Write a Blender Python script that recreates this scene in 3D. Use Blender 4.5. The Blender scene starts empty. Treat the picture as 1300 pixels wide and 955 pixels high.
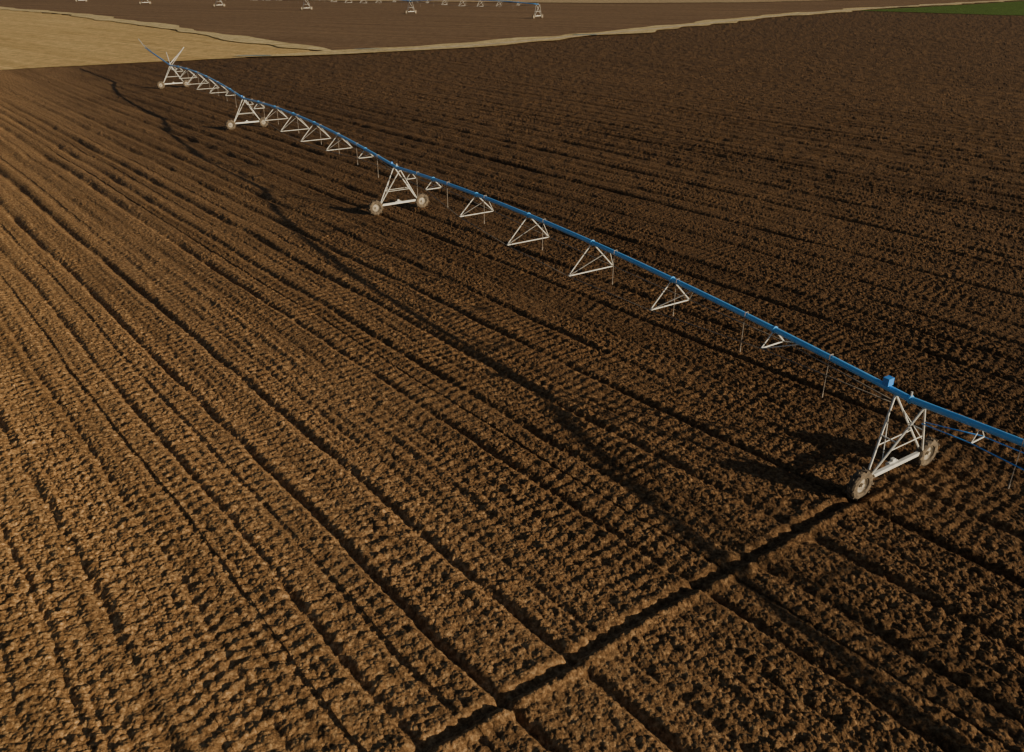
import bpy, math, numpy as np, random
from mathutils import Vector
random.seed(4)
rng=np.random.default_rng(7)
sc=bpy.context.scene
H=20.0
# ------------------------------------------------------------ camera
cam=bpy.data.cameras.new("camera"); co=bpy.data.objects.new("camera",cam)
sc.collection.objects.link(co); sc.camera=co
co.location=(0,0,H); co.rotation_euler=(math.radians(90-24.9),0,0)
cam.sensor_width=36; cam.lens=28.0; cam.shift_y=-0.0342
cam.clip_start=0.5; cam.clip_end=12000
# ------------------------------------------------------------ light
SUN_EL=math.radians(13.2); sx,sy=0.879,-0.476
sd=Vector((sx*math.cos(SUN_EL),sy*math.cos(SUN_EL),math.sin(SUN_EL)))
w=bpy.data.worlds.new("World"); sc.world=w; w.use_nodes=True
nt=w.node_tree; bg=nt.nodes['Background']; sky=nt.nodes.new('ShaderNodeTexSky')
sky.sky_type='NISHITA'; sky.sun_disc=False; sky.sun_elevation=SUN_EL
sky.sun_rotation=math.atan2(sx,sy); sky.dust_density=1.0
nt.links.new(sky.outputs[0],bg.inputs[0]); bg.inputs[1].default_value=0.05
sl=bpy.data.lights.new("sun",'SUN'); sl.energy=5; sl.angle=math.radians(0.5); sl.color=(1,0.86,0.62)
so=bpy.data.objects.new("sun",sl); sc.collection.objects.link(so)
so.rotation_euler=sd.to_track_quat('Z','Y').to_euler()
# ------------------------------------------------------------ layout
T0=np.array([16.42,28.76]); L2=np.array([-26.78,42.72]); S=float(np.hypot(*L2)); L2=L2/S
C=T0-L2*S*5; R0=S*5
D=np.array([-0.648,0.761]); N=np.array([0.761,0.648])
# ------------------------------------------------------------ noise
def hsh(ix,iy,seed):
    h=(ix.astype(np.int64)*374761393+iy.astype(np.int64)*668265263+seed*974634777)&0xffffffff
    h=((h^(h>>13))*1274126177)&0xffffffff
    h=((h^(h>>16))*2246822519)&0xffffffff
    return ((h^(h>>15))&0xffffff)/float(0xffffff)
def vn(x,y,seed=0):
    ix=np.floor(x);iy=np.floor(y);fx=x-ix;fy=y-iy
    fx=fx*fx*(3-2*fx);fy=fy*fy*(3-2*fy)
    a=hsh(ix,iy,seed);b=hsh(ix+1,iy,seed);c=hsh(ix,iy+1,seed);d=hsh(ix+1,iy+1,seed)
    return ((a*(1-fx)+b*fx)*(1-fy)+(c*(1-fx)+d*fx)*fy)*2-1
def clods(x,y,seed,r=0.62):
    ix=np.floor(x);iy=np.floor(y);out=np.zeros_like(x)
    for dx in(-1,0,1):
        for dy in(-1,0,1):
            cx=ix+dx;cy=iy+dy
            px=cx+hsh(cx,cy,seed);py=cy+hsh(cx,cy,seed+11);hh=hsh(cx,cy,seed+23)
            rr=r*(0.35+0.65*hh)
            q=1-((x-px)**2+(y-py)**2)/(rr*rr)
            out=np.maximum(out,np.sqrt(np.clip(q,0,1))*rr)
    return out/r
def gauss(d,w): return np.exp(-(d/w)**2)

def arc(a0,a1,r,n):
    return [(C[0]+r*math.cos(math.radians(a)),C[1]+r*math.sin(math.radians(a))) for a in np.linspace(a0,a1,n)]
stubble=arc(115.6,165,455,60)+[(-700,-200),(-900,900),(-420,640),(-297,500),(-216,424),(-139,333),(-85,268),(-58,238)]
green=[(193,481),(246,430),(330,400),(520,560),(700,800),(520,760),(395,655),(290,560)]
trackA=[(-420,640),(-297,503),(-216,430),(-139,338),(-85,272),(-46,226)]
trackB=[(-70,212),(-46,225),(-11,247),(53,321),(137,428),(205,500),(395,668),(700,940)]
brown=[(-46,227),(-11,249),(53,323),(137,430),(205,502),(395,670),(900,1180),(-900,1180),(-420,640),(-297,503),(-216,430),(-139,338),(-85,272)]
far1=[(-900,1150),(-420,800),(-150,640),(60,590),(160,600),(330,700),(600,1000)]
def inpoly(x,y,poly):
    ins=np.zeros(x.shape,bool);n=len(poly)
    for i in range(n):
        x1,y1=poly[i];x2,y2=poly[(i+1)%n]
        if y1==y2: continue
        c=((y1>y)!=(y2>y))&(x<(x2-x1)*(y-y1)/(y2-y1)+x1)
        ins^=c
    return ins

def height(x,y):
    r=np.hypot(x,y)
    s=x*D[0]+y*D[1]; c=x*N[0]+y*N[1]
    cw=c+0.16*vn(s/9,c/9,5)+0.06*vn(s/1.3,c/1.3,6)
    fr=np.clip((r-45)/60,0,1)          # level of detail: fine relief is replaced by coarser relief with range
    fr2=np.clip((r-110)/90,0,1)
    base=0.10*vn(x/28,y/28,1)
    k=vn(s/7,c/1.5,8)*0.5+0.7
    z=0.020*k*np.cos(2*math.pi*cw/0.47)*(1-fr)
    sw=s+0.25*vn(s/1.5,c/0.9,12)+0.5*vn(s/6,c/2.8,13)
    z=z+0.020*np.sin(2*math.pi*sw/0.62)*(0.6+0.7*vn(s/5,c/3,14))*(1-fr)
    rough=1+0.45*vn(s/6,c/3.5,18)+0.25*vn(s/2,c/1.2,19)
    z=z+rough*(0.042*clods(s/0.32,c/0.28,31)+0.028*clods(s/0.16,c/0.15,47))*(1-0.5*fr)
    big=np.clip(vn(x/1.7,y/1.7,61)-0.05,0,1)
    z=z+0.085*big*clods(x/0.55,y/0.5,63,0.5)
    z=z+(0.018*vn(x/0.5,y/0.5,3)+0.013*vn(x/0.2,y/0.2,4)+0.012*vn(x/0.08,y/0.08,9))*(1-0.5*fr)
    wside=np.clip(((x-T0[0])*L2[1]-(y-T0[1])*L2[0])/25+0.5,0,1)
    z=z+0.065*fr*(0.35+0.65*wside)*vn(s/1.0,c/0.7,66)+0.10*fr2*(0.3+0.7*wside)*vn(s/3.0,c/1.6,67)
    P=2.8
    idx=np.floor(cw/P+0.5); d=cw-idx*P
    hi=hsh(idx,idx*0+3,77); off=(hsh(idx,idx*0+5,78)-0.5)*0.7
    dep=0.05+0.15*hi; d=d-off
    seg=0.8+0.45*vn(s/3,idx*7.3,15)
    wf=1+1.2*fr
    fur=-dep*seg*gauss(d,0.17*wf)*(1+0.6*fr)+0.05*seg*gauss(d-0.42*wf,0.2*wf)*(1+.6*fr)+0.035*seg*gauss(d+0.4*wf,0.2*wf)
    d2=d-1.45
    m2=(hsh(idx,idx*0+9,79)>0.35)
    fur=fur-0.08*m2*seg*gauss(d2,0.13*wf)
    z=z+fur*(1-fr2)
    rc=np.hypot(x-C[0],y-C[1]); wv=(x-T0[0])*L2[1]-(y-T0[1])*L2[0]
    for t,a in((-1,1),(0,1),(1,.15),(2,.1),(3,.1)):
        rr=R0+t*S; dd=rc-rr+0.06*vn(wv/2.0,wv*0+t,90)
        left=np.clip((-wv-1.0)/1.0,0,1) if t>=0 else 1.0
        g=gauss(dd,0.5)*left*a
        z=z*(1-0.35*g)
        z=z+left*a*(-0.14*gauss(dd,0.17)+0.05*gauss(dd-0.42,0.2)+0.10*gauss(dd+0.42,0.2))
    return z+base

# ------------------------------------------------------------ materials
def newmat(name,rough=0.9):
    m=bpy.data.materials.new(name);m.use_nodes=True
    b=m.node_tree.nodes['Principled BSDF'];b.inputs['Roughness'].default_value=rough
    return m,m.node_tree,b
def noise(t,vec,scale,detail=4,rough=0.6):
    n=t.nodes.new('ShaderNodeTexNoise');n.inputs['Scale'].default_value=scale
    n.inputs['Detail'].default_value=detail;n.inputs['Roughness'].default_value=rough
    t.links.new(vec,n.inputs['Vector']);return n.outputs['Fac']
def ramp(t,fac,stops):
    r=t.nodes.new('ShaderNodeValToRGB');t.links.new(fac,r.inputs[0])
    e=r.color_ramp.elements
    e[0].position=stops[0][0];e[0].color=(*stops[0][1],1)
    e[1].position=stops[-1][0];e[1].color=(*stops[-1][1],1)
    for p,c in stops[1:-1]:
        q=e.new(p);q.color=(*c,1)
    return r.outputs[0]
def mix(t,a,b,f,mode='MIX'):
    m=t.nodes.new('ShaderNodeMix');m.data_type='RGBA';m.blend_type=mode
    if isinstance(f,(int,float)): m.inputs[0].default_value=f
    else: t.links.new(f,m.inputs[0])
    for s,v in((6,a),(7,b)):
        if isinstance(v,tuple): m.inputs[s].default_value=(*v,1)
        else: t.links.new(v,m.inputs[s])
    return m.outputs[2]
def math_(t,op,a,b=None):
    m=t.nodes.new('ShaderNodeMath');m.operation=op
    for i,v in enumerate((a,b)):
        if v is None: continue
        if isinstance(v,(int,float)): m.inputs[i].default_value=v
        else: t.links.new(v,m.inputs[i])
    return m.outputs[0]
def bump(t,b,h,strength,dist):
    n=t.nodes.new('ShaderNodeBump');n.inputs['Strength'].default_value=strength;n.inputs['Distance'].default_value=dist
    t.links.new(h,n.inputs['Height']);t.links.new(n.outputs[0],b.inputs['Normal'])
def pos(t): return t.nodes.new('ShaderNodeNewGeometry').outputs['Position']
def dot(t,p,v):
    d=t.nodes.new('ShaderNodeVectorMath');d.operation='DOT_PRODUCT';t.links.new(p,d.inputs[0]);d.inputs[1].default_value=v
    return d.outputs['Value']
def streaks(t,p,dirv,kacross,kalong,detail=4,rough=0.7):
    cx=t.nodes.new('ShaderNodeCombineXYZ')
    t.links.new(dot(t,p,(-dirv[1]*kacross,dirv[0]*kacross,0)),cx.inputs[0])
    t.links.new(dot(t,p,(dirv[0]*kalong,dirv[1]*kalong,0)),cx.inputs[1])
    return noise(t,cx.outputs[0],1.0,detail,rough)

m_soil,t,b=newmat("ploughed_soil",0.95); p=pos(t)
b.inputs['Specular IOR Level'].default_value=0.12
n1=noise(t,p,5.0,8,0.78); n2=noise(t,p,0.06,5,0.65); n3=noise(t,p,13,4,0.75)
c1=ramp(t,n1,[(0.34,(0.065,0.037,0.018)),(0.5,(0.255,0.148,0.071)),(0.68,(0.64,0.42,0.22))])
lit_grad=math_(t,'ADD',math_(t,'MULTIPLY',dot(t,p,(0.847,0.531,0)),1/70.0),math_(t,'MULTIPLY',n2,0.30))  # bright down-sun left and darker right painted into soil colour, plus random tone
c2=mix(t,c1,ramp(t,lit_grad,[(0.08,(1.40,1.32,1.16)),(0.26,(1.0,0.95,0.90)),(0.48,(0.58,0.53,0.50)),(0.70,(0.43,0.39,0.37)),(1.0,(0.50,0.455,0.43))]),1.0,'MULTIPLY')
st=streaks(t,p,D,0.55,0.012,5,0.75)
c2=mix(t,c2,ramp(t,st,[(0.32,(0.6,0.58,0.56)),(0.5,(1,1,1)),(0.7,(1.25,1.23,1.2))]),1.0,'MULTIPLY')
c3=mix(t,c2,(0.55,0.42,0.25),ramp(t,n3,[(0.66,(0,0,0)),(0.8,(0.45,0.45,0.45))]))
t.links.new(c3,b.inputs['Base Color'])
bump(t,b,noise(t,p,16,8,0.8),1.0,0.055)

def fieldmat(name,cols,dirv,ka,bd=0.1,sc2=6):
    m,t,b=newmat(name,0.95);b.inputs['Specular IOR Level'].default_value=0.1;p=pos(t)
    a=streaks(t,p,dirv,ka,ka*0.04,5,0.7)
    g=noise(t,p,0.03,5,0.65); h=noise(t,p,0.35,6,0.85)
    c=ramp(t,a,[(0.3,cols[0]),(0.7,cols[1])])
    c=mix(t,c,cols[2],ramp(t,g,[(0.4,(0,0,0)),(0.65,(0.8,0.8,0.8))]))
    c=mix(t,c,ramp(t,h,[(0.3,(0.5,0.46,0.40)),(0.7,(1.25,1.25,1.25))]),1.0,'MULTIPLY')
    t.links.new(c,b.inputs['Base Color']);bump(t,b,noise(t,p,sc2,6,0.8),1.0,bd)
    return m
m_stub=fieldmat("wheat_stubble",((0.56,0.36,0.14),(0.96,0.69,0.32),(0.82,0.56,0.25)),(-.75,.66),0.22,0.25,2)
m_green=fieldmat("green_crop",((0.09,0.15,0.028),(0.15,0.23,0.045),(0.12,0.18,0.035)),(.8,.6),0.3,0.15,3)
m_verge=fieldmat("dry_grass",((0.6,0.43,0.20),(1.0,0.82,0.47),(0.85,0.65,0.34)),(.6,.8),0.4,0.3,1.5)
m_road=fieldmat("dirt_road",((0.65,0.52,0.36),(0.9,0.77,0.55),(0.8,0.66,0.45)),(.7,.7),0.5,0.05,4)
m_brown=fieldmat("fallow_soil",((0.17,0.10,0.055),(0.38,0.24,0.135),(0.28,0.175,0.10)),(-.9,.43),0.18,0.15,2)
m_far=fieldmat("far_field",((0.44,0.31,0.17),(0.75,0.56,0.33),(0.6,0.43,0.24)),(-1,.1),0.05,0.2,1)
def simple(name,col,col2,rough,metal=0,scale=3):
    m,t,b=newmat(name,rough);b.inputs['Metallic'].default_value=metal
    g=t.nodes.new('ShaderNodeTexCoord').outputs['Object']
    t.links.new(ramp(t,noise(t,g,scale,5,0.7),[(0.35,col),(0.65,col2)]),b.inputs['Base Color']);return m
m_zinc=simple("galvanised_steel",(0.62,0.60,0.55),(0.82,0.80,0.74),0.45,0.0)
m_blue=simple("blue_pipe",(0.10,0.44,1.0),(0.16,0.52,1.0),0.3)
m_box=simple("blue_box_paint",(0.05,0.28,0.85),(0.07,0.33,0.9),0.35)
m_tyre=simple("dusty_rubber",(0.05,0.04,0.032),(0.22,0.165,0.11),0.9,0,5)
m_rod=simple("truss_rod",(0.12,0.10,0.08),(0.22,0.19,0.16),0.5)
m_rodb=simple("blue_truss_rod",(0.06,0.3,0.8),(0.10,0.38,0.9),0.4)
m_hose=simple("drop_hose",(0.30,0.26,0.22),(0.42,0.37,0.32),0.5)
m_rim=simple("dusty_rim",(0.26,0.21,0.15),(0.48,0.43,0.35),0.6,0,4)
m_water,t,b=newmat("water",0.05);b.inputs['Base Color'].default_value=(0.06,0.06,0.06,1)

# ------------------------------------------------------------ ground sheet
ang=np.concatenate([np.linspace(-180,-52,60)[:-1],np.linspace(-52,-46,30)[:-1],np.linspace(-46,46,1600),np.linspace(46,52,30)[1:],np.linspace(52,180,60)[1:-1]])
dep=np.concatenate([np.arange(55,20,-0.045),np.arange(20,1.4,-0.05)])
rad=np.concatenate([np.array([0.3,3,6,9,11,12.5,13.3]),H/np.tan(np.radians(dep)),np.geomspace(850,9000,30)])
A,R=np.meshgrid(np.radians(ang),rad)
X=R*np.sin(A);Y=R*np.cos(A)
Z=height(X,Y)
fl=inpoly(X,Y,stubble)|inpoly(X,Y,green)|inpoly(X,Y,brown)
Z=np.where(fl,-0.02,Z)
nr,na=X.shape
V=np.stack([X,Y,Z],-1).reshape(-1,3)
i=np.arange(nr-1)[:,None];j=np.arange(na)[None,:];j2=(j+1)%na
F=np.stack([i*na+j,i*na+j2,(i+1)*na+j2,(i+1)*na+j],-1).reshape(-1,4)[:,::-1]
def mesh_np(name,V,F,mat,smooth=False):
    me=bpy.data.meshes.new(name);me.vertices.add(len(V));me.vertices.foreach_set('co',V.astype(np.float32).ravel())
    k=F.shape[1];me.loops.add(F.size);me.loops.foreach_set('vertex_index',F.astype(np.int32).ravel())
    me.polygons.add(len(F));me.polygons.foreach_set('loop_start',np.arange(0,F.size,k,dtype=np.int32))
    me.update(calc_edges=True)
    me.materials.append(mat)
    me.polygons.foreach_set('use_smooth',np.full(len(F),smooth))
    o=bpy.data.objects.new(name,me);sc.collection.objects.link(o);return o
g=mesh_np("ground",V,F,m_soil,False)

def sheet(name,poly,z,mat,jit=1.5,step=4):
    pts=[]
    n=len(poly)
    for i in range(n):
        a=np.array(poly[i]);b_=np.array(poly[(i+1)%n]);l=np.hypot(*(b_-a));k=max(1,int(l/step)) if l<260 else 20
        for q in range(k):
            pts.append(a+(b_-a)*q/k)
    pts=np.array(pts);pts=pts+rng.normal(0,jit*0.35,pts.shape)
    me=bpy.data.meshes.new(name);me.from_pydata([(x,y,z) for x,y in pts],[],[list(range(len(pts)))])
    me.update()
    if me.polygons[0].normal.z<0: me.flip_normals()
    me.materials.append(mat);o=bpy.data.objects.new(name,me);sc.collection.objects.link(o);return o
def strip(name,path,wd,z,mat,jit):
    pts=[]
    for i in range(len(path)-1):
        a=np.array(path[i],float);b_=np.array(path[i+1],float);k=max(1,int(np.hypot(*(b_-a))/4))
        for q in range(k): pts.append(a+(b_-a)*q/k)
    pts=np.array(pts+[np.array(path[-1],float)])
    for _ in range(8): pts[1:-1]=(pts[:-2]+pts[1:-1]*2+pts[2:])/4
    tg=np.gradient(pts,axis=0);tg/=np.linalg.norm(tg,axis=1)[:,None];nn=np.stack([-tg[:,1],tg[:,0]],1)
    q=np.arange(len(pts))
    wl=wd/2*(1+jit*vn(q/3.0,q*0.0,3)+jit*vn(q/11.0,q*0.0,5));wr=wd/2*(1+jit*vn(q/3.0,q*0.0,4)+jit*vn(q/9.0,q*0.0,8))
    e=np.clip(np.minimum(q,len(pts)-1-q)/6.0,0.05,1)
    wl=wl*e;wr=wr*e
    a=pts+nn*wl[:,None];c=pts-nn*wr[:,None]
    V=[(x,y,z) for x,y in a]+[(x,y,z) for x,y in c];n=len(pts)
    me=bpy.data.meshes.new(name);me.from_pydata(V,[],[(i,n+i,n+i+1,i+1) for i in range(n-1)]);me.update()
    if me.polygons[0].normal.z<0: me.flip_normals()
    me.materials.append(mat);o=bpy.data.objects.new(name,me);sc.collection.objects.link(o);return o
sheet("stubble_field",stubble,0.10,m_stub,2.5)
sheet("fallow_field",brown,0.06,m_brown,1.0)
sheet("green_field",green,0.14,m_green,1.0)
sheet("distant_field",far1+[(3000,5000),(-3000,5000)],0.42,m_far,3)
strip("grass_verge",trackB,12,0.36,m_verge,0.5)
strip("grass_verge",trackA,9,0.32,m_verge,0.45)
strip("dirt_road",trackB[1:],3.0,0.42,m_road,0.1)
for (px,py,a,b_) in [(-66,216,5,1.3),(-40,235,4,1.0),(25,290,5,2.0)]:
    k=18;V=[(px+a*math.cos(i*2*math.pi/k)*(0.8+0.3*random.random()),py+b_*math.sin(i*2*math.pi/k)*(0.8+0.3*random.random()),0.46) for i in range(k)]
    me=bpy.data.meshes.new("puddle");me.from_pydata(V,[],[list(range(k))]);me.materials.append(m_water)
    sc.collection.objects.link(bpy.data.objects.new("puddle",me))

# ------------------------------------------------------------ mesh builder
class MB:
    def __init__(s): s.v=[];s.f=[]
    def tube(s,p,q,r,n=6,r2=None):
        p=Vector(p);q=Vector(q);d=(q-p);
        if d.length<1e-6:return
        d.normalize();u=d.cross(Vector((0,0,1)))
        if u.length<1e-3:u=Vector((1,0,0))
        u.normalize();w_=d.cross(u);b0=len(s.v);r2=r if r2 is None else r2
        for (c,rr) in((p,r),(q,r2)):
            for i in range(n):
                a=2*math.pi*i/n;s.v.append(c+u*math.cos(a)*rr+w_*math.sin(a)*rr)
        for i in range(n):
            j=(i+1)%n;s.f.append((b0+i,b0+j,b0+n+j,b0+n+i))
        s.f.append(tuple(b0+i for i in range(n))[::-1]);s.f.append(tuple(b0+n+i for i in range(n)))
    def path(s,pts,r,n=10):
        b0=len(s.v)
        for k,p in enumerate(pts):
            d=(pts[min(k+1,len(pts)-1)]-pts[max(k-1,0)]).normalized();u=d.cross(Vector((0,0,1))).normalized();w_=d.cross(u)
            for i in range(n):
                a=2*math.pi*i/n;s.v.append(p+u*math.cos(a)*r+w_*math.sin(a)*r)
        for k in range(len(pts)-1):
            for i in range(n):
                j=(i+1)%n;s.f.append((b0+k*n+i,b0+k*n+j,b0+(k+1)*n+j,b0+(k+1)*n+i))
        s.f.append(tuple(b0+i for i in range(n))[::-1]);s.f.append(tuple(b0+(len(pts)-1)*n+i for i in range(n)))
    def box(s,c,ax,ay,az):
        c=Vector(c);b0=len(s.v)
        for k in(-1,1):
            for j in(-1,1):
                for i in(-1,1): s.v.append(c+ax*i+ay*j+az*k)
        for f in((0,2,3,1),(4,5,7,6),(0,1,5,4),(2,6,7,3),(0,4,6,2),(1,3,7,5)): s.f.append(tuple(b0+i for i in f))
    def lathe(s,c,axis,prof,n=32):
        u=Vector((0,0,1));v_=axis.cross(u);b0=len(s.v);m=len(prof)
        for i in range(n):
            a=2*math.pi*i/n;rd=u*math.cos(a)+v_*math.sin(a)
            for (o,r) in prof: s.v.append(c+axis*o+rd*r)
        for i in range(n):
            for k in range(m-1):
                a=b0+i*m+k;b_=b0+((i+1)%n)*m+k;s.f.append((a,a+1,b_+1,b_))
    def obj(s,name,mat,parent,smooth=False):
        if not s.v: return
        me=bpy.data.meshes.new(name);me.from_pydata([tuple(v) for v in s.v],[],s.f);me.update();me.materials.append(mat)
        if smooth:
            for p in me.polygons:p.use_smooth=True
        o=bpy.data.objects.new(name,me);sc.collection.objects.link(o);o.parent=parent;return o

def pivot(T0,L2,k,t0,t1,overhang,boxes):
    root=bpy.data.objects.new("irrigation_pivot",None);sc.collection.objects.link(root)
    L=Vector((L2[0],L2[1],0));W=Vector((L2[1],-L2[0],0));UP=Vector((0,0,1));O=Vector((T0[0],T0[1],0))
    P=lambda l,w_,z:O+(L*l+W*w_+UP*z)*k
    SS=50.4
    zt=4.0;crown=0.85
    def zp(l):
        f=(l/SS)%1.0;return zt+crown*4*f*(1-f)
    pipe=MB();steel=MB();rods=MB();rodsb=MB();tyres=MB();rims=MB();box=MB();hose=MB()
    pts=[P(l,0,zp(l)) for l in np.arange(t0*SS,t1*SS+0.01,SS/24)]
    if overhang:
        pts+=[P(t1*SS+d,0,zt+0.055*d) for d in(3,8,14,20,25)]
    pipe.path(pts,0.14*k,12)
    for l in np.arange(t0*SS,t1*SS,SS/7): pipe.tube(P(l-.04,0,zp(l-.04)),P(l+.04,0,zp(l+.04)),0.185*k,10)
    wid=[1.6,2.9,3.5,3.5,3.0,1.5];dp=[0.8,1.5,1.85,1.85,1.5,0.8]
    for ti in range(t0,t1):
        base=ti*SS
        rd_=rodsb if (overhang and ti==-1) else rods
        pl=[P(base+0.75,-.1,zt-0.45)];pr=[P(base+0.75,.1,zt-0.45)]
        for q in range(6):
            l=base+SS*(q+1)/7;z=zp(l);d=dp[q];wq=wid[q]/2
            A_=P(l,-wq,z-d);B_=P(l,wq,z-d);T_=P(l,0,z)
            steel.tube(A_,T_,0.036*k);steel.tube(B_,T_,0.036*k);steel.tube(A_,B_,0.036*k)
            l2=l-1.7
            T2=P(l2,0,zp(l2));steel.tube(A_,T2,0.028*k);steel.tube(B_,T2,0.028*k)
            pl.append(A_);pr.append(B_)
        l=base+SS*0.942;z=zp(l)
        A_=P(l,-.45,z-.6);B_=P(l,.45,z-.6);steel.tube(A_,B_,0.03*k);steel.tube(A_,P(l,0,z),0.022*k);steel.tube(B_,P(l,0,z),0.022*k)
        pl.append(A_);pr.append(B_)
        pl.append(P(base+SS-0.75,-.1,zt-0.75));pr.append(P(base+SS-0.75,.1,zt-0.75))
        for a in(pl,pr):
            for x,y in zip(a[:-1],a[1:]): rd_.tube(x,y,0.028*k,5)
        for f in(0.077,0.177,0.275,0.381,0.53,0.684,0.80,0.91):
            l=base+SS*f;z=zp(l);sd_=0.22
            hose.tube(P(l,0,z+.05),P(l,0,z+.24),0.02*k,5);hose.tube(P(l,0,z+.24),P(l,-sd_,z+.24),0.02*k,5)
            hose.tube(P(l,-sd_,z+.24),P(l,-sd_,z-1.7),0.018*k,5);hose.tube(P(l,-sd_,z-1.7),P(l,-sd_,z-1.9),0.03*k,6)
    for ti in range(t0,t1+1):
        l=ti*SS
        beam=2.0
        steel.box(P(l,0,0.80),L*0.07*k,W*beam*k,UP*0.085*k)
        for sg in(-1,1):
            for e in(-1,1):
                steel.tube(P(l+e*0.06,sg*1.85,0.86),P(l+e*0.66,0,zt-0.05),0.047*k)
            steel.tube(P(l-.36,sg*.92,2.4),P(l+.36,sg*.92,2.4),0.028*k)
            steel.tube(P(l-.20,sg*1.4,1.64),P(l+.5,sg*.46,3.2),0.02*k)
            c=P(l,sg*2.3,0.66)
            prof=[(-.10,.34),(-.17,.38),(-.19,.48),(-.17,.60),(-.10,.655),(0,.665),(.10,.655),(.17,.60),(.19,.48),(.17,.38),(.10,.34)]
            tyres.lathe(c,L,[(o*k,r*k) for o,r in prof],32)
            for i in range(22):
                a=2*math.pi*i/22;rd=UP*math.cos(a)+W*math.sin(a);tg=-UP*math.sin(a)+W*math.cos(a)
                s2=1 if i%2 else -1
                tyres.box(c+rd*.665*k+L*(s2*.085*k),(L*.10+tg*.05*s2)*k,tg*.03*k,rd*.045*k)
            rims.lathe(c,L,[(o*k,r*k) for o,r in[(-.06,.02),(-.05,.15),(-.03,.27),(-.11,.34),(-.11,.33)]],24)
            rims.lathe(c,L,[(o*k,r*k) for o,r in[(.06,.02),(.05,.15),(.03,.27),(.11,.34),(.11,.33)]],24)
            rims.tube(c-L*.16*k,c+L*.22*k,0.09*k,10)
            steel.box(P(l+.13,sg*2.12,0.70),L*.12*k,W*.18*k,UP*.14*k)
            steel.tube(P(l+.13,sg*2.1,.72),P(l+.13,sg*.3,.72),0.022*k)
        steel.tube(P(l-.27,-1.15,2.02),P(l-.27,1.15,2.02),0.022*k)
        steel.tube(P(l+.27,-1.15,2.02),P(l+.27,1.15,2.02),0.022*k)
        steel.tube(P(l-.72,-.02,zt-.06),P(l+.72,.02,zt-.06),0.05*k)
        steel.tube(P(l+.13,-.28,.80),P(l+.13,.28,.80),0.13*k,10)
        steel.box(P(l+.13,.0,.99),L*.07*k,W*.09*k,UP*.06*k)
        kb=1.0 if ti in boxes else 0.5
        box.box(P(l+1.1,0.0,zt+.10+.26*kb),L*.14*k*kb,W*.18*k*kb,UP*.17*k*kb)
        steel.tube(P(l+1.1,0,zt+.05),P(l+1.1,0,zt+.24),0.03*k)
        steel.tube(P(l+.0,0,zt),P(l+.0,0,zt+.35),0.05*k)
    if overhang:
        l=t1*SS
        steel.tube(P(l+1,0,zt+.1),P(l+1.5,3.2,zt+3.0),0.07*k);steel.tube(P(l-.6,0,zt),P(l+1.5,3.2,zt+3.0),0.04*k)
        steel.tube(P(l,0,zt),P(l+2,0,zt+2.2),0.045*k)
        rods.tube(P(l+2,0,zt+2.2),P(l+24,0,zt+1.35),0.02*k)
        steel.tube(P(l+24.5,0,zt+1.3),P(l+28,-.6,zt+3.0),0.07*k)
        steel.tube(P(l+10,0,zt+.4),P(l+26,0,zt+1.9),0.05*k)
    for mb,nm,mt,sm in((pipe,"pipeline",m_blue,True),(steel,"steel_frame",m_zinc,False),(rods,"truss_rods",m_rod,True),(rodsb,"span_truss_rods",m_rodb,True),(tyres,"tyres",m_tyre,False),(rims,"wheel_rims",m_rim,False),(box,"control_boxes",m_box,False),(hose,"drop_hoses",m_hose,False)):
        mb.obj(nm,mt,root,sm)
    return root
pivot(T0,L2,1.0,-1,3,True,(0,))
d=np.array([-64.,44.]);kk=np.hypot(*d)/50.4
pivot(np.array([12.,399.]),d/np.hypot(*d),kk,0,6,False,())
